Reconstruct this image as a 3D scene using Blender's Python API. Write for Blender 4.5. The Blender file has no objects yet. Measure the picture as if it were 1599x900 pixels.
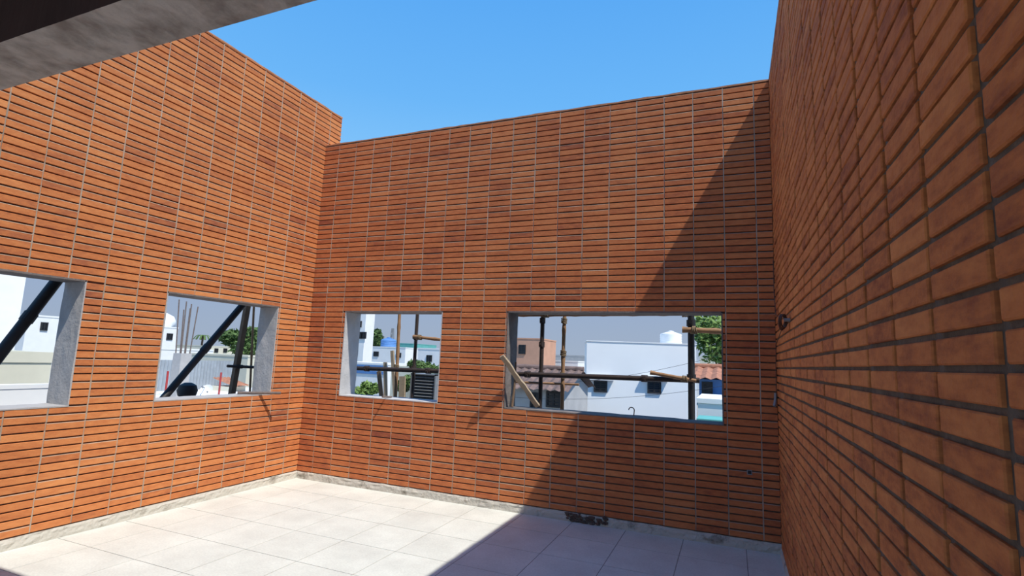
import bpy, bmesh, math, random
from mathutils import Vector, Matrix, noise
random.seed(7)
S = bpy.context.scene
COL = S.collection
S.view_settings.view_transform = 'Standard'
S.view_settings.look = 'None'

# ------------------------------------------------------------------ camera calibration
F = 825.0
D = 5.15
H = 0.2935 * D            # eye height
AX = Vector((1999, 33, 825)).normalized()
AY = Vector((341, -125, -825)); AY = (AY - AX * AY.dot(AX)).normalized()
AZ = AX.cross(AY).normalized()
def ray(u, v):
    d = Vector((u - 800, 450 - v, -F))
    return Vector((AX.dot(d), AY.dot(d), AZ.dot(d)))
EYE = Vector((0, 0, H))
def atY(u, v, Y): r = ray(u, v); return EYE + r * (Y / r.y)
def atX(u, v, X): r = ray(u, v); return EYE + r * (X / r.x)
cam_d = bpy.data.cameras.new('camera'); cam = bpy.data.objects.new('camera', cam_d); COL.objects.link(cam)
cam.matrix_world = Matrix.Translation(EYE) @ Matrix((AX, AY, AZ)).to_4x4()
cam_d.sensor_width = 36; cam_d.lens = F / 1599 * 36; cam_d.clip_end = 2000; cam_d.clip_start = 0.02
S.camera = cam

XL = -0.945 * D           # left wall face
XR = 0.0705 * D           # right wall face
TH = 0.27                 # wall thickness
ZT = H + 0.52 * D         # top of back and right wall
ZTL = H + 0.618 * D       # top of left wall
GZ = -6.0                 # street level

# ------------------------------------------------------------------ helpers
class MB:
    def __init__(s): s.v = []; s.f = []; s.m = []; s.r = []
    def add(s, vs, fs, mi=0, rnd=0.5):
        o = len(s.v); s.v += [Vector(p) for p in vs]; s.f += [tuple(o + i for i in q) for q in fs]
        s.m += [mi] * len(fs); s.r += [rnd] * len(vs); return s
    def box(s, a, b, mi=0, rnd=0.5):
        x0, y0, z0 = [min(a[i], b[i]) for i in range(3)]; x1, y1, z1 = [max(a[i], b[i]) for i in range(3)]
        vs = [(x0,y0,z0),(x1,y0,z0),(x1,y1,z0),(x0,y1,z0),(x0,y0,z1),(x1,y0,z1),(x1,y1,z1),(x0,y1,z1)]
        return s.add(vs, [(0,3,2,1),(4,5,6,7),(0,1,5,4),(1,2,6,5),(2,3,7,6),(3,0,4,7)], mi, rnd)
    def tube(s, pts, rad, n=10, mi=0, cap=True):
        pts = [Vector(p) for p in pts]; k = len(pts)
        rs = rad if isinstance(rad, (list, tuple)) else [rad] * k
        vs = []; up = None
        for i, p in enumerate(pts):
            t = (pts[min(i+1,k-1)] - pts[max(i-1,0)]).normalized()
            if up is None: up = t.orthogonal().normalized()
            up = (up - t * up.dot(t)).normalized(); w = t.cross(up)
            for j in range(n):
                a = 2 * math.pi * j / n; vs.append(p + (up * math.cos(a) + w * math.sin(a)) * rs[i])
        fs = [(i*n+j, i*n+(j+1)%n, (i+1)*n+(j+1)%n, (i+1)*n+j) for i in range(k-1) for j in range(n)]
        if cap: fs += [tuple(range(n-1,-1,-1)), tuple((k-1)*n+j for j in range(n))]
        return s.add(vs, fs, mi)
    def beam(s, a, b, w, h, mi=0, up=(0,0,1)):
        a = Vector(a); b = Vector(b); t = (b - a).normalized(); up = Vector(up)
        x = t.cross(up).normalized(); y = x.cross(t)
        vs = []
        for p in (a, b):
            for sx, sy in ((-1,-1),(1,-1),(1,1),(-1,1)): vs.append(p + x*sx*w/2 + y*sy*h/2)
        return s.add(vs, [(0,1,2,3),(7,6,5,4),(0,4,5,1),(1,5,6,2),(2,6,7,3),(3,7,4,0)], mi)
    def lathe(s, c, prof, n=20, mi=0):
        c = Vector(c); k = len(prof); vs = []
        for r, z in prof:
            for j in range(n):
                a = 2*math.pi*j/n; vs.append(c + Vector((r*math.cos(a), r*math.sin(a), z)))
        fs = [(i*n+j, i*n+(j+1)%n, (i+1)*n+(j+1)%n, (i+1)*n+j) for i in range(k-1) for j in range(n)]
        fs += [tuple(range(n-1,-1,-1)), tuple((k-1)*n+j for j in range(n))]
        return s.add(vs, fs, mi)

def wloc(o):
    v = Vector((0,0,0))
    while o: v += o.location; o = o.parent
    return v
def obj(name, mb, mats, parent=None, smooth=False, fix=True):
    me = bpy.data.meshes.new(name)
    if parent: off = wloc(parent); loc = Vector((0,0,0))
    else:
        xs = [p.x for p in mb.v]; ys = [p.y for p in mb.v]; zs = [p.z for p in mb.v]
        off = Vector(((min(xs)+max(xs))/2, (min(ys)+max(ys))/2, min(zs))); loc = off
    me.from_pydata([p - off for p in mb.v], [], mb.f)
    if not isinstance(mats, (list, tuple)): mats = [mats]
    for m in mats: me.materials.append(m)
    me.polygons.foreach_set('material_index', mb.m)
    a = me.attributes.new('rnd', 'FLOAT', 'POINT'); a.data.foreach_set('value', mb.r)
    if fix:
        bm = bmesh.new(); bm.from_mesh(me); bmesh.ops.recalc_face_normals(bm, faces=bm.faces); bm.to_mesh(me); bm.free()
    if smooth:
        me.polygons.foreach_set('use_smooth', [True]*len(me.polygons))
        try: me.set_sharp_from_angle(angle=math.radians(40))
        except Exception: pass
    me.update()
    o = bpy.data.objects.new(name, me); COL.objects.link(o); o.location = loc
    if parent: o.parent = parent
    return o
def tag(o, label, cat, group=None, kind=None):
    if label: o['label'] = label
    if cat: o['category'] = cat
    if group: o['group'] = group
    if kind: o['kind'] = kind
    return o
def empty(name, loc, label, cat, group=None, kind=None):
    o = bpy.data.objects.new(name, None); COL.objects.link(o); o.location = Vector(loc); o.empty_display_size = .1
    return tag(o, label, cat, group, kind)

# ------------------------------------------------------------------ materials
def mat(name, c, rough=.8, var=.15, scale=6, bump=0.0, c2=None, metal=0, bscale=None, spec=None, p0=.3, p1=.7):
    m = bpy.data.materials.new(name); m.use_nodes = True; N = m.node_tree.nodes; L = m.node_tree.links
    b = N['Principled BSDF']; b.inputs['Roughness'].default_value = rough; b.inputs['Metallic'].default_value = metal
    if spec is not None: b.inputs['Specular IOR Level'].default_value = spec
    tc = N.new('ShaderNodeTexCoord'); nz = N.new('ShaderNodeTexNoise'); nz.inputs['Scale'].default_value = scale
    nz.inputs['Detail'].default_value = 7; nz.inputs['Roughness'].default_value = .62; L.new(tc.outputs['Object'], nz.inputs['Vector'])
    cr = N.new('ShaderNodeValToRGB'); cr.color_ramp.elements[0].position = p0; cr.color_ramp.elements[1].position = p1
    d = c2 or tuple(x*(1-2*var) for x in c)
    cr.color_ramp.elements[0].color = (*d, 1); cr.color_ramp.elements[1].color = (*c, 1)
    L.new(nz.outputs['Fac'], cr.inputs['Fac']); L.new(cr.outputs['Color'], b.inputs['Base Color'])
    if bump:
        n2 = N.new('ShaderNodeTexNoise'); n2.inputs['Scale'].default_value = bscale or scale*6; n2.inputs['Detail'].default_value = 6
        L.new(tc.outputs['Object'], n2.inputs['Vector'])
        bp = N.new('ShaderNodeBump'); bp.inputs['Strength'].default_value = bump; bp.inputs['Distance'].default_value = .01
        L.new(n2.outputs['Fac'], bp.inputs['Height']); L.new(bp.outputs['Normal'], b.inputs['Normal'])
    return m
def brick_mat(name, cols, patch=.35, streak=.55, bump=.3):
    m = bpy.data.materials.new(name); m.use_nodes = True; N = m.node_tree.nodes; L = m.node_tree.links
    b = N['Principled BSDF']; b.inputs['Roughness'].default_value = .85; b.inputs['Specular IOR Level'].default_value = .2
    at = N.new('ShaderNodeAttribute'); at.attribute_name = 'rnd'
    tc = N.new('ShaderNodeTexCoord')
    n1 = N.new('ShaderNodeTexNoise'); n1.inputs['Scale'].default_value = .9; n1.inputs['Detail'].default_value = 5
    L.new(tc.outputs['Object'], n1.inputs['Vector'])
    mp = N.new('ShaderNodeMapping'); mp.inputs['Scale'].default_value = (9, 9, 26); L.new(tc.outputs['Object'], mp.inputs['Vector'])
    n2 = N.new('ShaderNodeTexNoise'); n2.inputs['Scale'].default_value = 1.3; n2.inputs['Detail'].default_value = 7; n2.inputs['Roughness'].default_value = .65
    L.new(mp.outputs['Vector'], n2.inputs['Vector'])
    a1 = N.new('ShaderNodeMath'); a1.operation = 'MULTIPLY_ADD'; a1.inputs[1].default_value = patch; L.new(n1.outputs['Fac'], a1.inputs[0])
    L.new(at.outputs['Fac'], a1.inputs[2])
    a2 = N.new('ShaderNodeMath'); a2.operation = 'MULTIPLY_ADD'; a2.inputs[1].default_value = streak; L.new(n2.outputs['Fac'], a2.inputs[0]); L.new(a1.outputs[0], a2.inputs[2])
    a3 = N.new('ShaderNodeMath'); a3.operation = 'ADD'; a3.inputs[1].default_value = -(patch+streak)/2; L.new(a2.outputs[0], a3.inputs[0])
    cr = N.new('ShaderNodeValToRGB'); e = cr.color_ramp.elements
    e[0].position = .12; e[0].color = (*cols[0], 1); e[1].position = .88; e[1].color = (*cols[2], 1)
    k = e.new(.48); k.color = (*cols[1], 1)
    L.new(a3.outputs[0], cr.inputs['Fac']); L.new(cr.outputs['Color'], b.inputs['Base Color'])
    n3 = N.new('ShaderNodeTexNoise'); n3.inputs['Scale'].default_value = 60; n3.inputs['Detail'].default_value = 6
    L.new(tc.outputs['Object'], n3.inputs['Vector'])
    bp = N.new('ShaderNodeBump'); bp.inputs['Strength'].default_value = bump; bp.inputs['Distance'].default_value = .005
    L.new(n3.outputs['Fac'], bp.inputs['Height']); L.new(bp.outputs['Normal'], b.inputs['Normal'])
    return m
BR = brick_mat('terracotta_brick', [(.28,.085,.048), (.545,.185,.065), (.72,.29,.105)], .5, .75, .4)
BRB = brick_mat('redder_terracotta_brick', [(.27,.075,.044), (.53,.165,.062), (.70,.26,.098)], .5, .75, .4)
BR2 = brick_mat('terracotta_brick_right', [(.28,.085,.042), (.58,.20,.068), (.76,.30,.10)], .4, 1.1, .9)
MORT = mat('brown_mortar', (.19,.135,.105), .95, .2, 20, .5)
MORT2 = mat('grey_brown_mortar', (.175,.145,.115), .95, .25, 20, .5)
MORTP = mat('pale_joint_mortar_lit_edge', (.52,.41,.31), .95, .25, 2.5, .3)
MORTC = mat('brick_dust_mortar', (.60,.26,.13), .95, .2, 12, .3)
CONC = mat('cement_plaster', (.46,.44,.43), .95, .1, 7, .4, bscale=45)
CONCP = mat('pale_cement_plaster', (.56,.545,.54), .95, .1, 6, .4, bscale=45)
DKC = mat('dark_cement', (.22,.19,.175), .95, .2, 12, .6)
CONCB = mat('beam_concrete', (.58,.52,.45), .92, .25, 5, 1.0, c2=(.28,.235,.195), bscale=20, p0=.36, p1=.60)
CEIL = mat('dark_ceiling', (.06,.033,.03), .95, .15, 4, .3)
SKIRT = mat('rough_cement_skirt', (.53,.50,.435), .95, .0, 5, .8, c2=(.24,.21,.17), bscale=45, p0=.33, p1=.45)
BLACK = mat('black_painted_steel', (.022,.020,.022), .55, .2, 9, .1)
RUST = mat('rusty_dark_pipe', (.050,.030,.024), .7, .25, 14, .2)
BAMB = mat('bamboo', (.40,.22,.11), .7, .2, 10, .15)
WOOD = mat('weathered_wood', (.48,.37,.25), .85, .18, 9, .3)
WOODD = mat('dark_wood', (.22,.14,.085), .85, .18, 9, .3)
ROPE = mat('coir_rope', (.28,.20,.12), .95, .2, 40, .4)
REB = mat('rusty_rebar', (.20,.15,.13), .8, .2, 20, .2)
WIRE = mat('black_cable', (.03,.028,.03), .6, .1, 10)
WIREB = mat('brown_cable', (.10,.055,.04), .6, .1, 10)
WHITE = mat('white_wall_paint', (.87,.87,.86), .85, .04, 2)
BLUEW = mat('cool_white_paint', (.93,.94,.93), .85, .02, 1)
CREAM = mat('cream_wall_paint', (.74,.70,.56), .9, .06, 1.5)
GREYW = mat('grey_wall_paint', (.50,.50,.50), .9, .1, 2)
PEACH = mat('peach_wall_paint', (.66,.36,.24), .9, .08, 1.5)
TEAL = mat('teal_paint', (.13,.45,.42), .8, .1, 2)
BLUE = mat('blue_paint', (.10,.25,.55), .7, .1, 2)
DKGL = mat('dark_window_glass', (.03,.035,.04), .2, .1, 3)
GRILL = mat('black_window_grille', (.02,.02,.022), .6, .1, 3)
TILE_R = mat('clay_roof_tiles', (.50,.22,.13), .9, .25, 7, .4)
TILE_B = mat('old_brown_roof_tiles', (.25,.165,.14), .9, .3, 5, .4)
ZINC = mat('corrugated_zinc', (.42,.46,.50), .5, .12, 4, metal=.3)
RED = mat('red_paint', (.42,.04,.04), .6, .1, 5)
GREYM = mat('grey_metal', (.30,.31,.32), .5, .1, 5, metal=.3)
LEAF = mat('green_leaves', (.12,.20,.05), .8, .0, 1.2, c2=(.04,.085,.02))
LEAFB = mat('bright_green_leaves', (.22,.33,.08), .8, .0, 1.2, c2=(.08,.16,.03))
BARK = mat('bark', (.16,.11,.08), .95, .2, 6, .5)
DUST = mat('dusty_ground', (.36,.33,.29), .95, .15, .06)
def tile_mat():
    m = mat('speckled_floor_tile', (.69,.71,.655), .5, .0, 2.6, 0, c2=(.56,.57,.525), p0=.25, p1=.62)
    N = m.node_tree.nodes; L = m.node_tree.links; b = N['Principled BSDF']
    src = b.inputs['Base Color'].links[0].from_socket
    tc = N.new('ShaderNodeTexCoord'); v = N.new('ShaderNodeTexNoise'); v.inputs['Scale'].default_value = 70; v.inputs['Detail'].default_value = 3
    L.new(tc.outputs['Object'], v.inputs['Vector'])
    at = N.new('ShaderNodeAttribute'); at.attribute_name = 'rnd'
    ad = N.new('ShaderNodeMath'); ad.operation = 'MULTIPLY_ADD'; ad.inputs[1].default_value = .05; ad.inputs[2].default_value = .975
    L.new(at.outputs['Fac'], ad.inputs[0])
    sp = N.new('ShaderNodeMath'); sp.operation = 'MULTIPLY_ADD'; sp.inputs[1].default_value = .35; sp.inputs[2].default_value = .825; L.new(v.outputs['Fac'], sp.inputs[0])
    mu = N.new('ShaderNodeMath'); mu.operation = 'MULTIPLY'; L.new(ad.outputs[0], mu.inputs[0]); L.new(sp.outputs[0], mu.inputs[1])
    vm = N.new('ShaderNodeVectorMath'); vm.operation = 'SCALE'; L.new(src, vm.inputs[0]); L.new(mu.outputs[0], vm.inputs['Scale'])
    L.new(vm.outputs[0], b.inputs['Base Color']); return m
FTILE = tile_mat()
GROUT = mat('dark_grout', (.21,.20,.18), .95, .1, 10)

# ------------------------------------------------------------------ walls
def subtract(rects, o):
    out = []
    for (a, b, c, d) in rects:                      # s0,s1,h0,h1
        oa, ob, oc, od = o
        if ob <= a or oa >= b or od <= c or oc >= d: out.append((a,b,c,d)); continue
        if c < oc: out.append((a,b,c,oc))
        if d > od: out.append((a,b,od,d))
        m0, m1 = max(c,oc), min(d,od)
        if a < oa: out.append((a,oa,m0,m1))
        if b > ob: out.append((ob,b,m0,m1))
    return out
def core(name, fn, s0, s1, h0, h1, ops, n0, n1, m, label):
    mb = MB(); cuts = sorted({s0, s1, *[o[0] for o in ops], *[o[1] for o in ops]})
    for a, b in zip(cuts, cuts[1:]):
        hs = [(h0, h1)]
        for o in ops:
            if o[0] <= a+1e-6 and o[1] >= b-1e-6: hs = [(h0, o[2]), (o[3], h1)]
        for c, d in hs: mb.box(fn(a, c, n0), fn(b, d, n1))
    return tag(obj(name, mb, m), label, 'wall', kind='structure')
CW, CH = 0.0525*D*1.0, 0.062
BD0 = 0.015
def clad(parent, fn, s0, s1, h0, h1, ops, anchor, gv, gh, jit, bm_, mort, depths, seed, ch=CH, cw=CW, step=0.0, pv=.035, BD=BD0, lit_edge=0.0, tb=.0022, rs=.06):
    R = random.Random(seed)
    mb = MB(); c0 = math.floor((s0-anchor)/cw) - 1; c1 = math.ceil((s1-anchor)/cw) + 1
    rows = int(math.ceil((h1-h0)/ch))
    for c in range(c0, c1):
        drift = 0; panel = R.gauss(0, pv); left = R.randint(3, 12)
        for r in range(rows):
            left -= 1
            if left <= 0: panel = R.gauss(0, pv*1.3); left = R.randint(3, 13)
            dj = R.uniform(-jit, jit); dz = R.uniform(-jit, jit)*.3
            if step and r % 6 == 0: drift = R.uniform(-jit, jit)*1.5
            a = max(anchor + c*cw + gv/2 + dj + drift, s0+.001); b = min(anchor + (c+1)*cw - gv/2 + dj*.6 + drift, s1-.001)
            z0 = h0 + r*ch + dz; z1 = min(h0 + (r+1)*ch - gh + dz, h1)
            if b-a < .012 or z1-z0 < .008: continue
            rects = [(a,b,z0,z1)]
            for o in ops: rects = subtract(rects, o)
            rv = min(1, max(0, R.gauss(.52, rs) + panel))
            if R.random() < .008: rv -= .16
            n_ = R.uniform(-.0012, .0012)*(1+jit*250)
            lit = R.random() < lit_edge*(.4+.6*(z0-h0)/(h1-h0))
            for (p,q,u,v) in rects:
                if q-p < .01 or v-u < .008: continue
                t = tb; tt = tb*1.7 if lit else t; tl = R.uniform(-.0010,.0010)*(jit*350)
                A = [fn(p,u,-BD),fn(q,u,-BD),fn(q,v,-BD),fn(p,v,-BD)]
                B = [fn(p,u,n_-t),fn(q,u,n_-t+tl),fn(q,v,n_-tt+tl),fn(p,v,n_-tt)]
                C = [fn(p+t,u+t,n_),fn(q-t,u+t,n_+tl),fn(q-t,v-tt,n_+tl),fn(p+t,v-tt,n_)]
                k0 = len(mb.m)
                mb.add(A+B+C, [(8,9,10,11)]+[(i,(i+1)%4,4+(i+1)%4,4+i) for i in range(4)]+[(4+i,4+(i+1)%4,8+(i+1)%4,8+i) for i in range(4)]+[(3,2,1,0)], 0, rv)
                if lit: mb.m[k0+7] = 1  # pale colour on the top chamfer imitates an edge catching sun
    if depths:
        for c in range(c0, c1+1):
            s = anchor + c*cw
            if s-gv < s0 or s+gv > s1: continue
            z = h0
            while z < h1-.02:                       # pointing of uneven depth
                z2 = min(z + ch*R.randint(1,5), h1-.01)
                rects = [(s-gv*.75, s+gv*.75, z, z2)]
                for o in ops: rects = subtract(rects, o)
                dn = R.choice(depths)
                for (p,q,u,v) in rects: mb.box(fn(p,u,-BD), fn(q,v,dn), 1)
                z = z2
    return obj('brick_cladding', mb, [bm_, mort], parent)

def skirt(name, fn, s0, s1, label, hgt=.078):
    mb = MB(); n = int((s1-s0)/.03); vs = []; fs = []
    prof = [(0,.014),(.02,.012),(.045,.009),(.062,.007),(.078,-.001),(.078,-BD0)]
    for i in range(n+1):
        s = s0 + (s1-s0)*i/n
        for j,(z,nn) in enumerate(prof):
            q = (noise.noise(Vector((s*9, z*40, j*.7)))*.008 + noise.noise(Vector((s*31, z*90, j*.7)))*.006) if 0 < j < 5 else 0
            zz = z*hgt/.078 + (noise.noise(Vector((s*9, 3.3, 0)))*.008 if j in (3,4) else 0)
            vs.append(fn(s, zz, nn+q))
    k = len(prof)
    for i in range(n):
        for j in range(k-1): fs.append((i*k+j, (i+1)*k+j, (i+1)*k+j+1, i*k+j+1))
    mb.add(vs, fs)
    o = obj(name, mb, SKIRT)
    return tag(o, label, 'skirting', kind='structure')

fB = lambda s,h,n: Vector((s, D-n, h))
fL = lambda s,h,n: Vector((XL+n, s, h))
fR = lambda s,h,n: Vector((XR-n, s, h))
WB, WT = H-.0985*D, H+.098*D
opsB = [(-.840*D, -.578*D, WB, WT), (-.4245*D, -.0135*D, WB, WT)]
opsL = [(.252*D, .510*D, WB, WT), (.642*D, .8995*D, WB, WT)]
YF = 1.051*D
SK = .088
wb = core('wall_back', fB, XL, XR, 0, ZT, opsB, -BD0, -TH, MORT, 'sunlit back brick wall with two window openings, crossed by a diagonal shadow')
clad(wb, fB, XL, XR, SK, ZT-.006, opsB, -.04, .0072, .0122, .0012, BRB, MORTP, (-.0008,-.0015,-.004), 11, lit_edge=.6, pv=.028, rs=.075)
wl = core('wall_left', fL, -1.5, YF, 0, ZTL, opsL, -BD0, -TH, MORT, 'tall sunlit left brick wall rising above the back wall')
clad(wl, fL, -1.4, YF, SK, ZTL-.006, opsL, .642*D, .0070, .0112, .0012, BR, MORTP, (-.0008,-.0015,-.004), 12, lit_edge=.85, pv=.028, rs=.075)
BR_D = .010
wr = core('wall_right', fR, -1.5, D+TH, 0, ZT, [], -BR_D, -TH, MORT2, 'shaded right brick wall seen close up with wide recessed joints')
clad(wr, fR, -1.4, D, SK*.5, ZT-.006, [], D-.10, .022, .0128, .0032, BR2, MORT2, None, 13, step=1, pv=.03, BD=BR_D, tb=.0032, rs=.075)
# coping mortar
def coping(parent, a, b):
    mb = MB(); n = max(int((Vector(b)-Vector(a)).length/.05), 3)
    x0,y0,z0 = a; x1,y1,z1 = b
    along_x = abs(x1-x0) > abs(y1-y0); vs=[]; fs=[]
    for i in range(n+1):
        t = i/n
        for (w,hh) in ((0,0),(0,1),(1,1),(1,0)):
            if along_x: p = Vector((x0+(x1-x0)*t, y0 if w==0 else y1, z0 + hh*(z1-z0)))
            else: p = Vector((x0 if w==0 else x1, y0+(y1-y0)*t, z0 + hh*(z1-z0)))
            if hh: p.z += noise.noise(p*6)*.010
            vs.append(p)
    for i in range(n):
        for j in range(4): fs.append((i*4+j, i*4+(j+1)%4, (i+1)*4+(j+1)%4, (i+1)*4+j))
    fs += [(0,1,2,3), tuple(n*4+j for j in (3,2,1,0))]
    mb.add(vs, fs); return obj('coping', mb, MORTC, parent)
coping(wb, (XL, D-.001, ZT-.008), (XR, D+TH, ZT+.008))
coping(wl, (XL+.001, -1.5, ZTL-.008), (XL-TH, YF, ZTL+.008))
coping(wr, (XR-.001, -1.5, ZT-.008), (XR+TH, D+TH, ZT+.008))
skirt('baseboard_back', fB, XL, XR, 'rough cement strip along the foot of the back brick wall')
skirt('baseboard_left', fL, -1.4, D, 'rough cement strip along the foot of the left brick wall')
skirt('baseboard_right', fR, -1.4, D, 'shaded cement strip along the foot of the right brick wall', .045)

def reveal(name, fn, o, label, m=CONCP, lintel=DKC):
    a,b,c,d = o; mb = MB()
    def rough(side):
        K=14; J=6; vs=[]; fs=[]
        s_face = a if side<0 else b; sg = 1 if side<0 else -1
        for i in range(K+1):
            for j in range(J+1):
                z = c+(d-c)*i/K; n_ = .001-(TH+.012)*j/J
                off = .009+noise.noise(Vector((z*7, n_*14, s_face)))*.006
                vs.append(fn(s_face+sg*off, z, n_))
        for i in range(K):
            for j in range(J): q=i*(J+1)+j; fs.append((q,q+1,q+J+2,q+J+1))
        o2=len(vs)
        for i in range(K+1):
            z=c+(d-c)*i/K; vs.append(fn(s_face-sg*.003, z, .001)); 
        for i in range(K): fs.append((o2+i,i*(J+1),(i+1)*(J+1),o2+i+1))
        mb.add(vs, fs)
    rough(-1); rough(1)
    r = obj(name, mb, m, fix=False); tag(r, label, 'window opening', kind='structure')
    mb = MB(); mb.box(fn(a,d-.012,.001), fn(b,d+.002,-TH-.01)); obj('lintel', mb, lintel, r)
    K=24; J=4; vs=[]; fs=[]
    for i in range(K+1):
        for j in range(J+1):
            s = a+(b-a)*i/K; n_=.002-(TH+.015)*j/J
            vs.append(fn(s, c+.008+noise.noise(Vector((s*8,n_*18,1.7)))*.006, n_))
    for i in range(K):
        for j in range(J): q=i*(J+1)+j; fs.append((q,q+1,q+J+2,q+J+1))
    o2=len(vs)
    for i in range(K+1): vs.append(fn(a+(b-a)*i/K, c-.002, .002))
    for i in range(K): fs.append((o2+i,i*(J+1),(i+1)*(J+1),o2+i+1))
    mb = MB(); mb.add(vs,fs); obj('sill', mb, m, r, fix=False)
    return r
reveal('window_1', fL, opsL[0], 'unglazed window opening at the left edge of the left wall', CONC)
reveal('window_2', fL, opsL[1], 'unglazed window opening in the left wall nearest the corner', CONC)
reveal('window_3', fB, opsB[0], 'smaller unglazed window opening in the back wall', CONCP)
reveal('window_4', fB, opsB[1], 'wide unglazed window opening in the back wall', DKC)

# ------------------------------------------------------------------ floor
mb = MB(); TS = .098*D; g = .0050
xs0 = -.08*D; i0 = math.floor((XL-xs0)/TS); i1 = math.ceil((XR-xs0)/TS)
ys0 = D - .45
for i in range(i0, i1):
    for j in range(-14, 2):
        x0 = max(xs0+i*TS+g/2, XL); x1 = min(xs0+(i+1)*TS-g/2, XR)
        y0 = max(ys0+j*TS+g/2, -1.5); y1 = min(ys0+(j+1)*TS-g/2, D)
        if x1-x0 < .01 or y1-y0 < .01: continue
        mb.box((x0,y0,-.012), (x1,y1,random.uniform(-.0004,0)), 0, random.random())
fl = tag(obj('floor', mb, FTILE), 'pale square floor tiles, sunlit at left and shaded at right', 'floor', kind='structure')
mb = MB(); mb.box((XL-TH,-1.5,-.25),(XR+TH,D+TH,-.0025)); obj('floor_bed', mb, GROUT, fl)

# ------------------------------------------------------------------ roof beam, ceiling
b0, b1, zb, zt2 = .2166*D, .2650*D, H+.25*D, H+.33*D
mb = MB(); n = 160; vs=[]; fs=[]; ring=((b0,zb),(b0,zt2),(b1,zt2),(b1,zb),((b0*.3+b1*.7),zb),((b0*.65+b1*.35),zb)); K=len(ring)
for i in range(n+1):
    x = XL + (XR-XL)*i/n
    for (y,z) in ring:
        q = noise.noise(Vector((x*3,y*5,z*5)))*.010+noise.noise(Vector((x*14,y*17,z*5)))*.008
        vs.append((x,y+q,z+q))
for i in range(n):
    for j in range(K): fs.append((i*K+j,i*K+(j+1)%K,(i+1)*K+(j+1)%K,(i+1)*K+j))
fs += [tuple(range(K)),tuple(n*K+j for j in range(K-1,-1,-1))]
mb.add(vs, fs)
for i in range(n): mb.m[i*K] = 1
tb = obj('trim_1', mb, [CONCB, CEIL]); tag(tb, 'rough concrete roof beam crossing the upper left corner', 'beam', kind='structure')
mb = MB(); mb.box((XL,b1-.12,zt2+.005),(XR,b1,H+.474*D)); obj('unseen_shadow_upstand', mb, CONCB, tb)  # unseen block added above the beam so the roof shadow reaches further
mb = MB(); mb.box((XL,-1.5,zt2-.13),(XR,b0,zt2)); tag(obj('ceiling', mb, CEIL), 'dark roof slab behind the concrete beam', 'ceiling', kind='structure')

# ledge outside the openings
LZ = H - 1.0
mb = MB(); mb.box((XL-TH, D+TH, LZ-.12), (XR+TH, D+TH+1.9, LZ)); mb.box((XL-TH-2.95, -1.5, LZ-.12), (XL-TH, D+TH+1.9, LZ))
tag(obj('trim_2', mb, CONC), 'concrete ledge running round outside the two sunlit brick walls', 'ledge', kind='structure')
mb = MB(); mb.box((XL-TH, -1.5, GZ), (XR+TH, D+TH, -.25)); tag(obj('trim_3', mb, CREAM), 'lower storeys of the building carrying the terrace', 'building', kind='structure')
mb = MB(); mb.box((-420,-200,GZ-.5),(300,520,GZ)); tag(obj('ground', mb, DUST), 'dusty street level ground far below the terrace', 'ground', kind='structure')

# ------------------------------------------------------------------ scaffolding
SY = 6.3
def pole(p, q, r, m, label, name='scaffold_pipe', cat='pole', group=None, ties=(), bamboo=False):
    p = Vector(p); q = Vector(q); L_ = (q-p).length; mb = MB()
    if bamboo:
        n = int(L_/.07)+2; sd = random.random()*50; pts=[]; rs=[]
        for i in range(n):
            t = i/(n-1); c = p.lerp(q, t)
            c = c + Vector((noise.noise(Vector((t*L_*.7, sd, 0))), noise.noise(Vector((sd, t*L_*.7, 0)))*.2, 0))*.02*min(1, 4*t*(1-t)+.2)
            pts.append(c); rs.append(r*(1.22 if i % 5 == 0 else 1.0)*(1-.12*t))
        mb.tube(pts, rs, 10)
    else:
        mb.tube([p, q], r, 14)
    o = tag(obj(name, mb, m, smooth=True), label, cat, group)
    for tpos in ties:
        c = p.lerp(q, tpos) if tpos <= 1 else None
        d = (q-p).normalized(); mb = MB()
        if bamboo:
            w = d.orthogonal().normalized(); w2 = d.cross(w)
            for k in range(5):
                pts = [c + d*(k-2)*.012 + (w*math.cos(a)+w2*math.sin(a))*(r*1.15+.006) + d*.01*math.sin(a+k) for a in [i*math.pi/6 for i in range(13)]]
                mb.tube(pts, .006, 6)
            obj('rope_lashing', mb, ROPE, o, smooth=True)
        else:
            mb.tube([c-d*.035, c+d*.035], r*1.35, 14); mb.tube([c+Vector((0,-r,0)), c+Vector((.0,-r-.05,0))], .012, 8)
            mb.box(c+Vector((-.02,-r-.03,-.025)), c+Vector((.02,-r+.005,.025)))
            obj('coupler', mb, m, o)
    return o
def vert(u, v, Y, r, m, label, z1=2.4, ties=(), bamboo=False, name='scaffold_pipe', lean=0):
    c = atY(u, v, Y); z0 = LZ
    tt = [ (t_z + H - z0)/(H+z1-z0) for t_z in ties ]
    return pole((c.x-lean, Y, z0), (c.x+lean, Y, H+z1), r, m, label, name, 'scaffold pole' , None, tt, bamboo)
vert(846, 560, SY, .026, RUST, 'upright black steel pipe left of the bamboo in the wide window', ties=(-.17,.5,.2))
vert(880, 560, SY+.02, .024, BAMB, 'upright knotty bamboo pole in the wide window', ties=(-.17,.5,.1), bamboo=True, name='bamboo_pole')
vert(1080, 570, SY-.20, .036, BLACK, 'thickest black steel upright at the right of the wide window', ties=(-.12,.47))
vert(620, 545, SY+.02, .024, BAMB, 'upright bamboo pole in the smaller back window', ties=(-.17,), bamboo=True, name='bamboo_pole', lean=-.03)
vert(649, 545, SY, .024, RUST, 'upright dark pipe right of the bamboo in the smaller back window', ties=(-.17,.25))
HY = SY-.057
pa = atY(548, 575, HY); pb = atY(1078, 594, HY)
d_ = (pb-pa).normalized()
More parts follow.
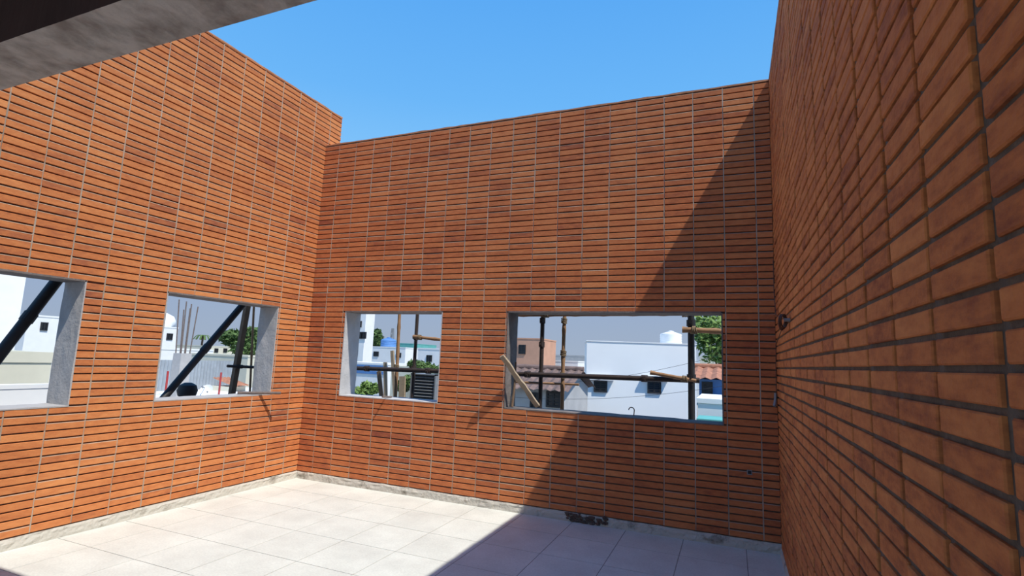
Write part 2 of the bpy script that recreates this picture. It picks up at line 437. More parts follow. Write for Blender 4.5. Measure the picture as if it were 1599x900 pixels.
pole(pa - d_*1.2, pb + d_*.10, .030, RUST, 'long level dark pipe running behind both back wall windows', ties=(.25,.42,.66,.9))
pa = atY(796, 493, HY); pb = atY(1140, 490, HY); pole(pa-Vector((.5,0,0)), pb+Vector((.2,0,0)), .022, BAMB, 'level bamboo pole under the lintel of the wide window', 'bamboo_pole', 'scaffold pole', None, (.3,.8), True)
pa = atY(1066, 515, SY-.27); pb = atY(1128, 518, SY-.27); pole(pa, pb+Vector((.6,.0,-.02)), .030, BAMB, 'short stout bamboo across the upper right of the wide window', 'bamboo_pole', 'scaffold pole', None, (.12,), True)
pa = atY(1016, 582, SY-.265); pb = atY(1080, 594, SY-.265); pole(pa, pb+Vector((.05,0,-.005)), .021, BAMB, 'short stick lashed to the thick black upright', 'bamboo_pole', 'scaffold pole', None, (.75,), True)
pa = atY(806, 598, SY+.05); pb = atY(905, 601, SY+.05); pole(pa-Vector((.5,0,0)), pb, .015, BAMB, 'thin level bamboo below the long pipe in the wide window', 'bamboo_pole', 'scaffold pole', None, (), True)
pa = atY(651, 526, HY); pb = atY(690, 531, HY); pole(pa-Vector((.05,0,0)), pb+Vector((.5,0,-.04)), .022, BAMB, 'short level bamboo across the upper right of the smaller back window', 'bamboo_pole', 'scaffold pole', None, (.1,), True)

# leaning sticks at the wide window: a split batten and a thin upright stick behind it
A = atY(840, 640, D+.16); B = atY(784, 556, D-.15); A.z = WB+.035
mb = MB(); K = 12; vs = []; fs = []; t_ = (B-A).normalized(); sx_ = t_.cross(Vector((0,1,0))).normalized(); sy_ = sx_.cross(t_)
for i in range(K+1):
    p = A.lerp(B, i/K); w = .023*(1+.25*noise.noise(Vector((i*.9,1,2)))); h = .018*(1+.25*noise.noise(Vector((i*.8,5,2))))
    p = p + sx_*noise.noise(Vector((i*.35,9,9)))*.012
    for a_, b_ in ((-1,-1),(1,-1),(1,1),(-1,1)): vs.append(p + sx_*a_*w + sy_*b_*h)
for i in range(K):
    for j in range(4): fs.append((i*4+j, i*4+(j+1)%4, (i+1)*4+(j+1)%4, (i+1)*4+j))
fs += [(0,1,2,3), (K*4+3,K*4+2,K*4+1,K*4)]
mb.add(vs, fs)
tag(obj('wooden_batten', mb, WOOD), 'pale rough wooden batten leaning out over the left of the wide window sill', 'batten')
p = atY(800, 640, D+.12); q = atY(806, 566, D+.20)
mb = MB(); mb.tube([(p.x,D+.12,WB+.012),((p.x+q.x)/2+.008,D+.16,(WB+q.z)/2),(q.x,D+.20,q.z)], [.014,.012,.010], 8)
tag(obj('wooden_stick', mb, WOODD, smooth=True), 'thin dark stick standing on the sill behind the pale batten', 'stick')
# boards & unit in small window
def board(u0, v0, u1, v1, Y, w, m, label, t=.03):
    a = atY(u0, v0, Y); b = atY(u1, v1, Y); d = (b-a).normalized()
    if d.z > 0: d = -d
    top = a if a.z > b.z else b; bot = top + d*((top.z-LZ)/(-d.z))
    mb = MB(); mb.beam(bot, top, w, t, up=(0,1,0)); return tag(obj('wooden_board', mb, m), label, 'board')
board(592, 580, 597, 628, 6.75, .06, WOODD, 'narrow dark board standing left of the pale board, smaller back window')
board(602, 566, 603, 628, 6.7, .05, WOOD, 'tallest narrow pale board behind the smaller back window')
board(613, 548, 618, 628, 6.65, .05, WOOD, 'pale board leaning behind the bamboo, smaller back window')
board(629, 588, 628, 628, 6.8, .10, WOOD, 'wide short pale board beside the grey louvred unit')
a = atY(642, 583, 6.8); b = atY(681, 583, 6.8)
un = empty('louvred_unit', ((a.x+b.x)/2, 6.95, LZ), 'grey louvred ventilation box behind the smaller back window', 'vent box')
mb = MB(); w0 = .018
mb.box((a.x,6.8,LZ),(a.x+w0,7.1,a.z)); mb.box((b.x-w0,6.8,LZ),(b.x,7.1,a.z)); mb.box((a.x,6.8,a.z-w0),(b.x,7.1,a.z)); mb.box((a.x,7.08,LZ),(b.x,7.1,a.z)); mb.box((a.x,6.8,LZ),(b.x,7.1,LZ+w0))
obj('casing', mb, GREYM, un)
z = LZ+.05; mb = MB()
while z < a.z-.04:
    mb.add([(a.x+w0,6.81,z),(b.x-w0,6.81,z),(b.x-w0,6.86,z+.035),(a.x+w0,6.86,z+.035),(a.x+w0,6.815,z-.004),(b.x-w0,6.815,z-.004),(b.x-w0,6.865,z+.031),(a.x+w0,6.865,z+.031)],
           [(0,1,2,3),(7,6,5,4),(0,4,5,1),(2,6,7,3)]); z += .045
obj('louvres', mb, GREYM, un)

# left side props
LX = XL-TH-.30
def prop(u0,v0,u1,v1,X,r,m,label,up=.5,name='steel_prop',square=False):
    t = atX(u0,v0,X); b = atX(u1,v1,X); d = (t-b).normalized(); top = t+d*up; bot = b - d*((b.z-LZ)/d.z)
    mb = MB()
    if square: mb.beam(bot, top, r*2, r*1.5, up=(1,0,0))
    else: mb.tube([bot, top], r, 16)
    o = tag(obj(name, mb, m, smooth=not square), label, 'prop' if not square else 'post')
    if not square:
        mb = MB(); mb.tube([bot+d*.0+Vector((0,0,.006)), bot+Vector((0,0,.02))], r*2, 16); obj('foot_plate', mb, m, o)
        c = t.lerp(b,.5); mb = MB(); mb.tube([c-d*.04,c+d*.04], r*1.15, 16); obj('collar', mb, m, o)
    return o
prop(92,435,-6,562,LX,.044,BLACK,'thick black prop slanting behind the leftmost window')
prop(378,478,256,622,LX,.038,BLACK,'thick black prop slanting behind the left wall window nearest the corner')
prop(386,482,363,612,LX-.35,.034,WOODD,'rough wooden post leaning behind the left wall window nearest the corner',up=.4,name='wooden_post',square=True)
prop(396,500,391,606,LX-.42,.014,BAMB,'thinnest bamboo pole beside the leaning wooden post',up=.5,name='bamboo_pole')
mb = MB(); q = atX(293,610,LX-.5); c = Vector((q.x,q.y,LZ)); hh = q.z-LZ+.03
mb.lathe(c, [(.12,0),(.15,.03),(.155,hh-.22),(.14,hh-.17),(.07,hh-.13),(.065,hh-.11),(.095,hh-.09),(.11,hh-.03),(.09,hh+.03),(.04,hh+.06)], 20)
tag(obj('black_drum', mb, WIRE, smooth=True), 'small black round-topped drum at the foot of the slanting black prop', 'drum')
pa = atX(372,572,LX-.305); pb = atX(425,577,LX-.305); pole(pa-Vector((0,.15,0)), pb+Vector((0,.5,0)), .018, RUST, 'short level dark pipe lashed to the leaning wooden post', ties=(.15,))
# white parapet seen in leftmost window
PX = XL-TH-2.80
q0 = atX(-60,603,PX); q1 = atX(80,605,PX)
pr = empty('low_parapet', (q0.x,(q0.y+q1.y)/2,LZ), 'low white parapet below the cream house in the leftmost window', 'parapet')
mb = MB(); mb.box((q0.x-.12,.2,LZ),(q0.x,q1.y,q0.z-.05)); obj('wall_panel', mb, WHITE, pr)
mb = MB(); mb.box((q0.x-.14,.18,q0.z-.05),(q0.x+.008,q1.y+.02,q0.z)); obj('coping', mb, WHITE, pr)

# small sticks on sills
mb = MB(); mb.tube([(XL-.16,4.33,WB+.026),(XL+.03,4.50,WB+.028),(XL+.17,4.62,WB+.03)], .015, 8)
tag(obj('rebar_stub', mb, REB), 'short rod poking out from the sill of the left wall window nearest the corner', 'rod')
mb = MB(); p = atY(603,630,D); mb.tube([(p.x,D+.1,WB+.022),(p.x-.01,D-.06,WB+.03)], .011, 8)
tag(obj('rebar_stub', mb, REB), 'short rod poking out from the sill of the smaller back window', 'rod')
mb = MB(); p = atY(990,652,D+.2)
mb.tube([(p.x,D+.2,WB+.008),(p.x+.005,D+.2,WB+.06)]+[(p.x-.022+.027*math.cos(t),D+.2,WB+.06+.027*math.sin(t)) for t in [i*.45 for i in range(8)]], .005, 8)
tag(obj('hooked_rod', mb, REB), 'small hooked steel rod standing on the wide window sill', 'rod')
mb = MB(); p = atY(1158,125,D+.1); mb.tube([(p.x,D+.1,ZT-.02),(p.x,D+.1,ZT+.03),(p.x+.03,D+.1,ZT+.035)], .006, 8)
tag(obj('steel_peg', mb, REB), 'tiny bent peg on top of the back wall', 'peg')
# socket on back wall
p = atY(1171,738,D); mb = MB(); mb.box((p.x-.02,D-.004,p.z-.02),(p.x+.02,D+.01,p.z+.02))
hb = tag(obj('socket_box', mb, GREYM), 'tiny square socket hole low on the shaded back wall', 'socket box')
mb = MB(); mb.box((p.x-.014,D-.006,p.z-.014),(p.x+.014,D-.003,p.z+.014)); obj('dark_opening', mb, WIRE, hb)
# rubble
p0 = atY(886,815,D); p1 = atY(947,822,D); mb = MB()
for i in range(46):
    x = random.uniform(p0.x, p1.x); z = random.uniform(.008,.085); r = random.uniform(.012,.021); c = Vector((x, D-.012-random.uniform(0,.008), z))
    bm = bmesh.new(); bmesh.ops.create_icosphere(bm, subdivisions=1, radius=r)
    vs = [c + Vector((v.co.x*1.4, v.co.y*.7, v.co.z))*(1+.5*noise.noise(v.co*60+c)) for v in bm.verts]
    for v in vs: v.z = max(v.z, .001)
    mb.add(vs, [tuple(v.index for v in f.verts) for f in bm.faces]); bm.free()
tag(obj('mortar_rubble', mb, mat('dark_rubble', (.16,.11,.085), .95, .3, 30, .6)), 'dark broken mortar lumps at the foot of the shaded back wall', 'rubble')
# wire coil on the right wall
p = atX(1235,500,XR); co = empty('wire_coil', (XR, p.y, p.z-.06), 'coil of brown cable hanging from a conduit on the right wall', 'cable')
mb = MB()
for k in range(3):
    pts = [Vector((XR-.036-.007*k + .022*math.cos(a), p.y +.03 + .06*math.cos(a+.3), p.z-.005+ (.042+.004*k)*math.sin(a)-.004*k)) for a in [i*math.pi/10 for i in range(21)]]
    mb.tube(pts, .0045, 6)
obj('loop', mb, WIREB, co, smooth=True)
mb = MB(); mb.tube([(XR-.003,p.y,p.z),(XR-.040,p.y,p.z)], .012, 12); obj('conduit_stub', mb, GREYM, co)
mb = MB(); y2 = D-.10
mb.tube([(XR-.012, y2, p.z+.62),(XR-.014,y2-.03,p.z+.35),(XR-.016,y2-.20,p.z+.12),(XR-.03,p.y+.02,p.z)], .003, 6)
mb.tube([(XR-.03,p.y+.02,p.z),(XR-.018,y2-.15,p.z-.12),(XR-.016,y2-.02,p.z-.4),(XR-.016,y2,p.z-.62)], .003, 6)
obj('loose_wire', mb, WIREB, co)
q = atY(1206,625,D-.03); mb = MB(); mb.tube([(XR-.014,D-.014,q.z+.06),(XR-.018,D-.018,q.z),(XR-.03,D-.045,q.z-.05)], .013, 12)
tag(obj('conduit_end', mb, GREYM, smooth=True), 'short grey conduit end in the corner of the back and right walls', 'conduit')

# ------------------------------------------------------------------ buildings
def building(name, label, x0, x1, y0, y1, zt, m, group=None, wins=(), zb=GZ, par=.14, parm=None, cat='building'):
    x0,x1 = min(x0,x1),max(x0,x1); y0,y1=min(y0,y1),max(y0,y1)
    r = empty(name, ((x0+x1)/2,(y0+y1)/2,zb), label, cat, group)
    mb = MB(); mb.box((x0,y0,zb),(x1,y1,zt-.02)); obj('walls', mb, m, r)
    if par:
        mb = MB(); t = .12; e=.02; h=par
        mb.box((x0-e,y0-e,zt-h*.6),(x1+e,y0+t,zt)); mb.box((x0-e,y1-t,zt-h*.6),(x1+e,y1+e,zt)); mb.box((x0-e,y0+t,zt-h*.6),(x0+t,y1-t,zt)); mb.box((x1-t,y0+t,zt-h*.6),(x1+e,y1-t,zt))
        obj('roof_edge', mb, parm or m, r)
    for w in wins: window(r, w, x1, y0)
    return r
def window(r, w, x1, y0):
    face, a, b, c, d, shade = w
    def P(s,z,n): return Vector((s, y0-n, z)) if face=='S' else Vector((x1+n, s, z))
    mb = MB(); f=.05
    mb.box(P(a-f,c-f,-.02),P(b+f,c,.05)); mb.box(P(a-f,d,-.02),P(b+f,d+f,.05)); mb.box(P(a-f,c,-.02),P(a,d,.05)); mb.box(P(b,c,-.02),P(b+f,d,.05))
    mb.box(P((a+b)/2-.025,c,0),P((a+b)/2+.025,d,.04))
    n=4
    for i in range(1,n): zz=c+(d-c)*i/n; mb.box(P(a,zz-.015,0),P(b,zz+.015,.045))
    fr = obj('window', mb, GRILL, r); mb = MB(); mb.box(P(a,c,-.01),P(b,d,.012)); obj('pane', mb, DKGL, fr)
    if shade:
        mb = MB(); mb.box(P(a-.25,d+.08,-.02),P(b+.25,d+.14,.14)); obj('sunshade', mb, BLUEW, r)
def faceS(u0,u1,vt,Y): a=atY(u0,vt,Y); b=atY(u1,vt,Y); return a.x,b.x,(a.z+b.z)/2
def faceE(u0,u1,vt,X): a=atX(u0,vt,X); b=atX(u1,vt,X); return a.y,b.y,(a.z+b.z)/2
def winS(u0,u1,v0,v1,Y,shade=True):
    a=atY(u0,v0,Y); b=atY(u1,v1,Y); return ('S',a.x,b.x,b.z,a.z,shade)
def winE(u0,u1,v0,v1,X,shade=False):
    a=atX(u0,v0,X); b=atX(u1,v1,X); return ('E',a.y,b.y,b.z,a.z,shade)

# wide window view
x0,x1,z = faceS(903,1071,534,17)
r = building('white_house', 'big plain white house with two grilled windows and a round tank on its roof', x0, x1, 17, 19.5, z, BLUEW,
    wins=[winS(915,930,596,609,17), winS(996,1012,598,612,17)], par=.05)
r.rotation_euler.z = math.radians(16)
def tank(u, v, Y, r, h, m, label, zbase, name='water_tank'):
    c = atY(u, v, Y); c = Vector((c.x, Y, zbase)); mb = MB()
    mb.lathe(c, [(r*.96,0),(r,.05)]+[(r*(1.0 if k%2 else .96), .05+h*.7*k/8) for k in range(1,9)]+[(r*.8,h*.84),(r*.4,h*.95),(r*.25,h*.97)], 24)
    o = tag(obj(name, mb, m, smooth=True), label, 'water tank'); mb = MB()
    mb.lathe(c+Vector((0,0,h*.97)), [(r*.28,0),(r*.28,h*.05),(r*.1,h*.09)], 16); obj('lid', mb, m, o, smooth=True); return o
tank(1048,530,18.6,.36,.46,WHITE,'white domed water tank on the roof of the big white house', z-.015)
x0,x1,z = faceS(806,845,528,30)
building('peach_house', 'peach plastered building above the old brown tiled roof', x0-.5, x1, 30, 33, z, PEACH, wins=[winS(812,820,540,552,30,False)])
x0,x1,z = faceS(846,903,563,34)
building('white_house', 'low white house just right of the peach building', x0, x1, 34, 38, z, WHITE)
def gable(name, label, x0, x1, y0, y1, zeave, zridge, wm, rm, wins=()):
    r = empty(name, ((x0+x1)/2,(y0+y1)/2,GZ), label, 'house')
    mb = MB(); mb.box((x0,y0,GZ),(x1,y1,zeave)); ym=(y0+y1)/2
    mb.add([(x0,y0,zeave),(x0,y1,zeave),(x0,ym,zridge-.1),(x1,y0,zeave),(x1,y1,zeave),(x1,ym,zridge-.1)], [(0,1,2),(5,4,3),(0,2,5,3),(1,4,5,2)])
    obj('walls', mb, wm, r)
    mb = MB(); e=.2; n=int((x1-x0+2*e)/.22)
    for side in (0,1):
        ye = y0-e if side==0 else y1+e; vs=[]; fs=[]; K=6
        zE = zeave - (zridge-zeave)*e/((y1-y0)/2)
        for i in range(n*2+1):
            x = x0-e+(x1-x0+2*e)*i/(n*2); w = .045*(1 if i%2 else 0)
            for j in range(K+1):
                t=j/K; vs.append((x, ye+(ym-ye)*t, zE+(zridge-zE)*t + w + (.03 if j<K else .03)))
        for i in range(n*2):
            for j in range(K): q=i*(K+1)+j; fs.append((q,q+K+1,q+K+2,q+1))
        mb.add(vs, fs)
    obj('tiled_roof', mb, rm, r, fix=False)
    mb = MB(); mb.tube([(x0-e,ym,zridge+.06),(x1+e,ym,zridge+.06)], .08, 10); obj('ridge_cap', mb, rm, r)
    for w in wins: window(r, w, x1, y0)
    return r
a = atY(826,606,13.2); b = atY(879,608,13.2); rg = atY(850,578,14.6)
gable('tiled_house', 'old house with a brown tiled roof left of the big white house', a.x-1.2, b.x, 13.2, 15.8, a.z, rg.z, GREYW, TILE_B,
      [winS(857,873,614,634,13.2,False), winS(832,838,616,636,13.2,False)])
a = atY(1092,592,13); b = atY(1150,594,13); rg = atY(1110,577,14.5)
gable('tiled_house', 'small house with an orange tiled roof under the tree right of the white house', a.x, b.x+2.5, 13, 16, a.z, rg.z, BLUE, TILE_R,
      [winS(1100,1110,600,618,13,False)])
a = atY(1090,622,10.5); b = atY(1150,622,10.5)
building('shed', 'low pale blue shed roof below the orange tiled house', a.x, b.x+1.5, 10.5, 12.3, a.z, BLUEW, cat='shed')
a = atY(1088,652,9.2)
building('net_screen', 'teal sheeting at the lower right corner of the wide window', a.x, a.x+3, 9.2, 9.9, a.z, TEAL, cat='sheeting', par=0)
# smaller back window view
x0,x1,z = faceS(520,573,480,24)
building('white_house', 'tall white building at the left of the smaller back window', x0, x1, 24, 24.8, z, WHITE, wins=[winS(559,564,503,510,24,False), winS(559,565,520,528,24,False), winS(567,571,520,528,24,False)])
x0,x1,z = faceS(530,634,541,38)
building('white_house', 'long low white house with a blue water tank on its roof', x0, x1, 38, 42, z, WHITE, wins=[winS(585,591,550,556,38,False), winS(620,626,552,558,38,False)])
tank(607,540,40,.7,.85,BLUE,'blue water tank on the long low white house', z-.015)
x0,x1,z = faceS(632,700,543,27)
building('white_house', 'white house behind the dark pipe in the smaller back window', x0, x1, 28.5, 33, z, WHITE, wins=[winS(668,674,556,564,28.5,False)])
x0,x1,z = faceS(596,646,536,60)
building('teal_house', 'distant teal building behind the long low white house', x0, x1, 60, 66, z, TEAL)
x0,x1,z = faceS(530,606,566,19)
r = building('striped_shed', 'low white building with blue bands in the smaller back window', x0, x1, 19, 21, z, WHITE)
mb = MB()
for vv in (571,580):
    zz = atY(570,vv,19).z; mb.box((x0-.02,18.97,zz-.10),(x1+.02,19.0,zz+.02))
obj('blue_band', mb, BLUE, r)
x0,x1,z = faceS(612,690,573,16)
building('cream_house', 'flat cream roof behind the boards in the smaller back window', x0, x1, 16, 18.5, z, CREAM)
c = atY(612,540,95); mast = empty('radio_mast', (c.x,95,GZ), 'thin lattice mast on the skyline of the smaller back window', 'mast')
zt_ = atY(612,513,95).z; mb = MB()
for sx,sy in ((-1,-1),(1,-1),(1,1),(-1,1)): mb.tube([(c.x+sx*.8,95+sy*.8,GZ),(c.x+sx*.15,95+sy*.15,zt_)], .09, 5)
obj('mast_leg', mb, GREYM, mast); mb = MB()
for k in range(12):
    t0,t1=k/12,(k+1)/12; w0_=.8-.65*t0; w1_=.8-.65*t1; z0_=GZ+(zt_-GZ)*t0; z1_=GZ+(zt_-GZ)*t1
    mb.tube([(c.x-w0_,95-w0_,z0_),(c.x+w1_,95-w1_,z1_)], .06,4); mb.tube([(c.x+w0_,95-w0_,z0_),(c.x-w1_,95-w1_,z1_)], .06,4)
obj('bracing', mb, GREYM, mast)
# left windows view
y0,y1,z = faceE(-90,46,405,-17)
building('white_house', 'tall white block filling the left of the leftmost window', -24, -17, y0-3, y1, z, WHITE)
y0,y1,z = faceE(-60,84,549,-11)
building('cream_house', 'cream walled roof terrace seen low in the leftmost window', -16, -11, y0-2, y1, z, CREAM, par=.3)
y0,y1,z = faceE(44,100,493,-30)
building('white_house', 'white house beyond the cream terrace in the leftmost window', -38, -30, y0, y1, z, WHITE, wins=[winE(66,72,505,515,-30)])
y0,y1,z = faceE(236,279,510,-34)
building('white_house', 'white building with a rounded tank behind the bare rebars', -42, -34, y0, y1, z, WHITE, wins=[winE(262,268,522,530,-34)])
tk = MB(); tk.lathe((-35.6,(y0+y1)/2+.5,z-.018), [(1.0,0),(1.1,.15),(1.1,.45),(.95,.75),(.55,.95),(.15,1.05)], 24)
tag(obj('water_tank', tk, BLUEW, smooth=True), 'rounded pale water tank on the white building behind the bare rebars', 'water tank')
y0,y1,z = faceE(248,334,545,-26)
building('white_house', 'low white house behind the corrugated fence', -31, -26, y0, y1, z, WHITE, wins=[winE(300,306,554,560,-26)])
y0,y1,z = faceE(326,366,541,-48)
building('cream_house', 'far cream house left of the dark trees', -54, -48, y0, y1, z, CREAM, wins=[winE(336,340,545,550,-48),winE(350,354,545,550,-48)])
y0,y1,z = faceE(388,430,556,-21)
building('cream_house', 'low cream house under the dark trees by the corner', -25, -21, y0, y1, z, CREAM)
# neighbour terrace
nz_ = H-1.22
y0,y1,_ = faceE(218,420,600,-9.5)
building('neighbour_terrace', 'pale neighbouring roof terrace carrying the dish and red posts', -15.5, -9.5, y0, y1+4, nz_, WHITE, par=0)
NB = nz_-.02
y0f,y1f,_ = faceE(246,372,580,-14.5)
zf = atX(300,563,-14.5).z
fe = empty('corrugated_fence', (-14.5,(y0f+y1f)/2,NB), 'grey corrugated sheet fence along the neighbouring terrace', 'fence')
mb = MB(); vs=[]; fs=[]; n=int((y1f-y0f)/.05)
for i in range(n+1):
    y=y0f+(y1f-y0f)*i/n; xx=-14.5+(.025 if i%2 else -.025)
    vs += [(xx,y,NB),(xx,y,zf)]
for i in range(n): fs.append((2*i,2*i+2,2*i+3,2*i+1))
mb.add(vs,fs); obj('sheet', mb, ZINC, fe, fix=False)
mb = MB(); mb.box((-14.58,y0f,zf-.12),(-14.53,y1f,zf-.06)); obj('rail', mb, GREYM, fe)
for (u,v,lab) in ((263,580,'red post at the left end of the corrugated fence'),(346,582,'red post right of the white satellite dish')):
    q = atX(u,v,-11.5); p = empty('red_post', (q.x,q.y,NB), lab, 'post'); mb = MB(); mb.tube([(q.x,q.y,NB),(q.x,q.y,q.z)], .022, 12); obj('shaft', mb, RED, p, smooth=True)
    mb = MB(); mb.box((q.x-.08,q.y-.08,NB),(q.x+.08,q.y+.08,NB+.02)); obj('base_plate', mb, RED, p)
q = atX(322,610,-11.0); ds = empty('satellite_dish', (q.x,q.y,NB+.003), 'small white satellite dish on the neighbouring terrace', 'satellite dish')
mb = MB(); ax = Vector((.3,-.8,.5)).normalized(); u_ = ax.orthogonal().normalized(); w_ = ax.cross(u_); vs=[q.copy()-ax*.06]; n=20
for k in range(1,6):
    for j in range(n):
        a_=2*math.pi*j/n; rr=.15*k/5; vs.append(q-ax*.06*(1-(k/5)**2)+(u_*math.cos(a_)+w_*math.sin(a_))*rr)
fs=[(0,1+j,1+(j+1)%n) for j in range(n)]+[(1+k*n+j,1+(k+1)*n+j,1+(k+1)*n+(j+1)%n,1+k*n+(j+1)%n) for k in range(4) for j in range(n)]
mb.add(vs,fs); obj('reflector', mb, WHITE, ds, smooth=True, fix=False)
mb = MB(); mb.tube([(q.x,q.y+.05,NB+.004),(q.x,q.y+.05,q.z-.03),q-ax*.06], .018, 8); obj('mast', mb, GREYM, ds)
mb = MB(); mb.tube([q-ax*.06-w_*.13, q+ax*.16], .008, 6); mb.tube([q+ax*.14,q+ax*.19], .022, 8); obj('feed_arm', mb, GREYM, ds)
a = atX(366,604,-13.2); b = atX(392,604,-13.2); rg = atX(378,590,-14)
r = empty('tiled_canopy', (-14,(a.y+b.y)/2,NB), 'small orange tiled canopy beside the leaning wooden post', 'canopy')
mb = MB(); n=10; vs=[]; fs=[]
for i in range(n+1):
    y=a.y+(b.y-a.y)*i/n; w=.03*(i%2); vs += [(-13.2,y,a.z+w),(-14.1,y,rg.z+w)]
for i in range(n): fs.append((2*i,2*i+2,2*i+3,2*i+1))
mb.add(vs,fs); obj('tiles', mb, TILE_R, r, fix=False)
mb = MB(); mb.box((-14.1,a.y,NB),(-13.4,b.y,a.z-.02)); obj('walls', mb, CREAM, r)
# column stub with rebars
q = atX(286,552,-12.5); cs = empty('concrete_column_stub', (q.x,q.y,NB), 'concrete column stub with bare rebars beyond the corner window', 'column')
mb = MB(); mb.box((q.x-.14,q.y-.14,NB),(q.x+.14,q.y+.14,q.z)); obj('column', mb, CONC, cs)
for i,(dx,dy) in enumerate(((-.09,-.11),(.09,-.11),(.09,.0),(.09,.11),(-.09,.11),(-.09,0))):
    top = atX(286,468+i*3,-12.5).z; mb = MB(); mb.tube([(q.x+dx,q.y+dy,q.z-.1),(q.x+dx*1.3,q.y+dy*1.5+random.uniform(-.03,.03),top)], .014, 6); obj('rebar', mb, REB, cs)

# distant houses
k = 0
spots = [('S',u,Y) for u,Y in ((560,120),(588,98),(640,110),(668,135),(700,120),(815,110),(862,125),(895,105),(1085,130),(1120,115))] + \
        [('E',u,X) for u,X in ((10,-90),(60,-110),(255,-95),(290,-125),(318,-100),(345,-135),(378,-110),(410,-95),(430,-125))]
for f_,u,dd in spots:
    v = 548 + (u-500)*.02 + random.uniform(-4,3)
    c = atY(u,v,dd) if f_=='S' else atX(u,v,dd); w = random.uniform(2.8,4.2)
    building('distant_house', 'small pale flat-roofed house far off on the hazy skyline', c.x-w, c.x+w, c.y-3, c.y+4, c.z, [WHITE,CREAM,BLUEW,GREYW][k%4], 'far flat-roofed houses on the skyline', par=.5); k += 1

# trees
def tree(name, label, c, rad, hgt, n, lm, leaf=.22, blobs=7, sq=.8):
    c = Vector(c); r = empty(name, (c.x,c.y,GZ), label, 'tree')
    mb = MB(); base = Vector((c.x,c.y,GZ))
    mb.tube([base, base.lerp(c,.5)+Vector((.1,.05,0)), c], [rad*.10,rad*.07,rad*.04], 8)
    obj('trunk', mb, BARK, r, smooth=True)
    cen = []
    for i in range(blobs):
        d = Vector((random.uniform(-1,1),random.uniform(-1,1),random.uniform(-.7,.9)))*.6
        cen.append((c+Vector((d.x*rad,d.y*rad,d.z*hgt)), random.uniform(.38,.6)))
    for cc,_ in cen[:4]:
        mb = MB(); st = base.lerp(c,.7); mb.tube([st, st.lerp(cc,.6)+Vector((0,0,.1)), cc], [rad*.04,rad*.03,rad*.015], 6); obj('branch', mb, BARK, r)
    vs=[]; fs=[]
    for i in range(n):
        cc,s_ = random.choice(cen)
        d = Vector((random.gauss(0,1),random.gauss(0,1),random.gauss(0,1))).normalized()*random.uniform(.55,1.05)
        p = cc + Vector((d.x*rad*s_, d.y*rad*s_, d.z*hgt*s_))
        a1 = Vector((random.gauss(0,1),random.gauss(0,1),random.gauss(0,.6))).normalized(); a2 = a1.orthogonal().normalized()
        l = leaf*random.uniform(.6,1.3); o=len(vs)
        vs += [p-a1*l, p+a2*l*.4, p+a1*l, p-a2*l*.4]; fs.append((o,o+1,o+2,o+3))
    mb = MB(); mb.add(vs,fs); obj('foliage', mb, lm, r, fix=False)
    return r
tree('leafy_tree', 'bright green leafy tree right of the thick black upright', atY(1112,536,25)+Vector((.5,0,0)), 1.35, 1.6, 2200, LEAFB, .15, 8)
tree('leafy_tree', 'dark rounded tree behind the leaning wooden post', atX(384,534,-38), 2.0, 1.5, 2600, LEAF, .22, 8)
tree('leafy_tree', 'small dark tree beside the tall white building, smaller back window', atY(587,531,48), 1.2, 1.5, 1800, LEAF, .2, 6)
tree('leafy_tree', 'low dark tree below the white house behind the dark pipe', atY(668,576,14), .55, .32, 1800, LEAF, .08, 7)
tree('leafy_tree', 'bright bush at the lower left of the smaller back window', atY(573,612,10), .27, .24, 1500, LEAFB, .055, 7)
tree('leafy_tree', 'small tree low behind the narrow boards', atY(634,602,10.5), .24, .24, 900, LEAF, .055, 6)
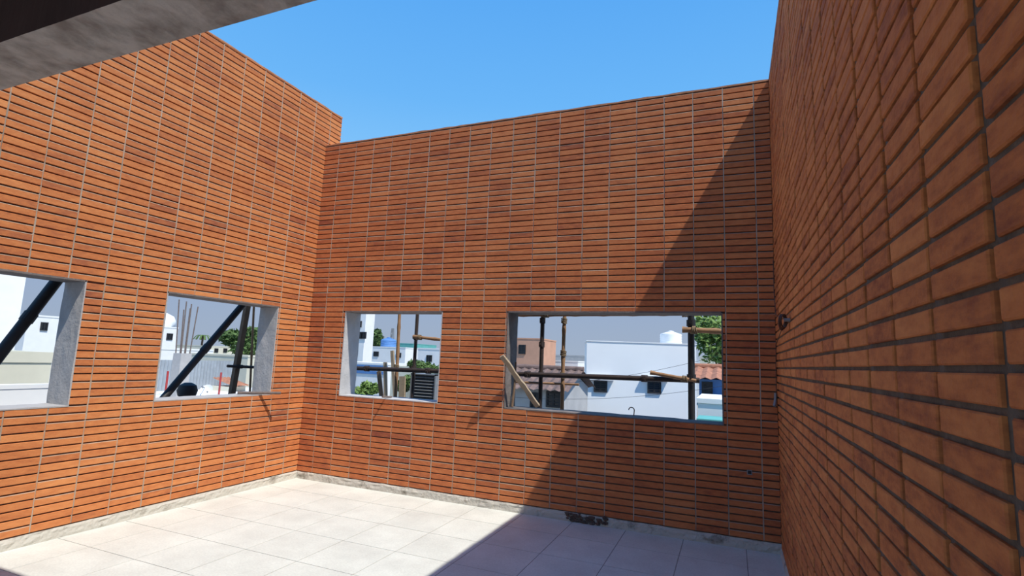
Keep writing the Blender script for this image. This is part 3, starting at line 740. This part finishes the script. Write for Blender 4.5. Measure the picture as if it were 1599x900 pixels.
# palm
c = atX(315,527,-70); pm = empty('palm_tree', (c.x,c.y,GZ), 'tiny far palm on the skyline left of the slanting prop', 'tree')
mb = MB(); mb.tube([(c.x,c.y,GZ),(c.x+.3,c.y,c.z)], [.22,.13], 8); obj('trunk', mb, BARK, pm)
mb = MB()
for i in range(14):
    a_=i*2*math.pi/14; d=Vector((math.cos(a_),math.sin(a_),0)); w=Vector((-d.y,d.x,0))*.12; o=Vector((c.x+.3,c.y,c.z)); pts=[o+d*1.3*t+Vector((0,0,.5*math.sin(t*2.6)-t*t*.6)) for t in (0,.25,.5,.75,1)]
    vs=[]; 
    for p_ in pts: vs += [p_-w,p_+w]
    mb.add(vs,[(2*j,2*j+2,2*j+3,2*j+1) for j in range(4)])
obj('fronds', mb, LEAF, pm, fix=False)
# overhead wires
def wire(a, b, sag, label, r=.008):
    pts=[Vector(a).lerp(Vector(b),t/14)-Vector((0,0,sag*4*(t/14)*(1-t/14))) for t in range(15)]; mb=MB(); mb.tube(pts, r, 5)
    return tag(obj('overhead_wire', mb, WIRE), label, 'wire')
wire(atY(770,600,12.5), atY(1160,545,12.6), .25, 'overhead wire rising to the right across the big white house', .004)
wire(atY(770,618,12.5), atY(1160,598,12.6), .2, 'lower overhead wire crossing the big white house windows', .004)

# ------------------------------------------------------------------ light
Ld = Vector((-.452, .17, -.8115)).normalized()
sd = bpy.data.lights.new('sun', 'SUN'); sd.energy = 4.8; sd.angle = math.radians(.5); sd.color = (1,.96,.87)
so = bpy.data.objects.new('sun', sd); COL.objects.link(so); so.rotation_euler = Ld.to_track_quat('-Z','Y').to_euler(); so.location = (5,-3,12)
w = bpy.data.worlds.new('sky'); S.world = w; w.use_nodes = True; N = w.node_tree.nodes; L = w.node_tree.links
bg = N['Background']; tc = N.new('ShaderNodeTexCoord'); sx = N.new('ShaderNodeSeparateXYZ'); L.new(tc.outputs['Generated'], sx.inputs[0])
cr = N.new('ShaderNodeValToRGB'); L.new(sx.outputs['Z'], cr.inputs['Fac'])
e = cr.color_ramp.elements
e[0].position = 0; e[0].color = (.36,.44,.56,1); e[1].position = .85; e[1].color = (.07,.31,.84,1)
for p_,c_ in ((.10,(.32,.42,.60)),(.32,(.24,.57,.96)),(.45,(.15,.47,.94)),(.62,(.10,.39,.90))):
    k_ = e.new(p_); k_.color = (*c_,1)
L.new(cr.outputs['Color'], bg.inputs['Color']); bg.inputs['Strength'].default_value = 1.0
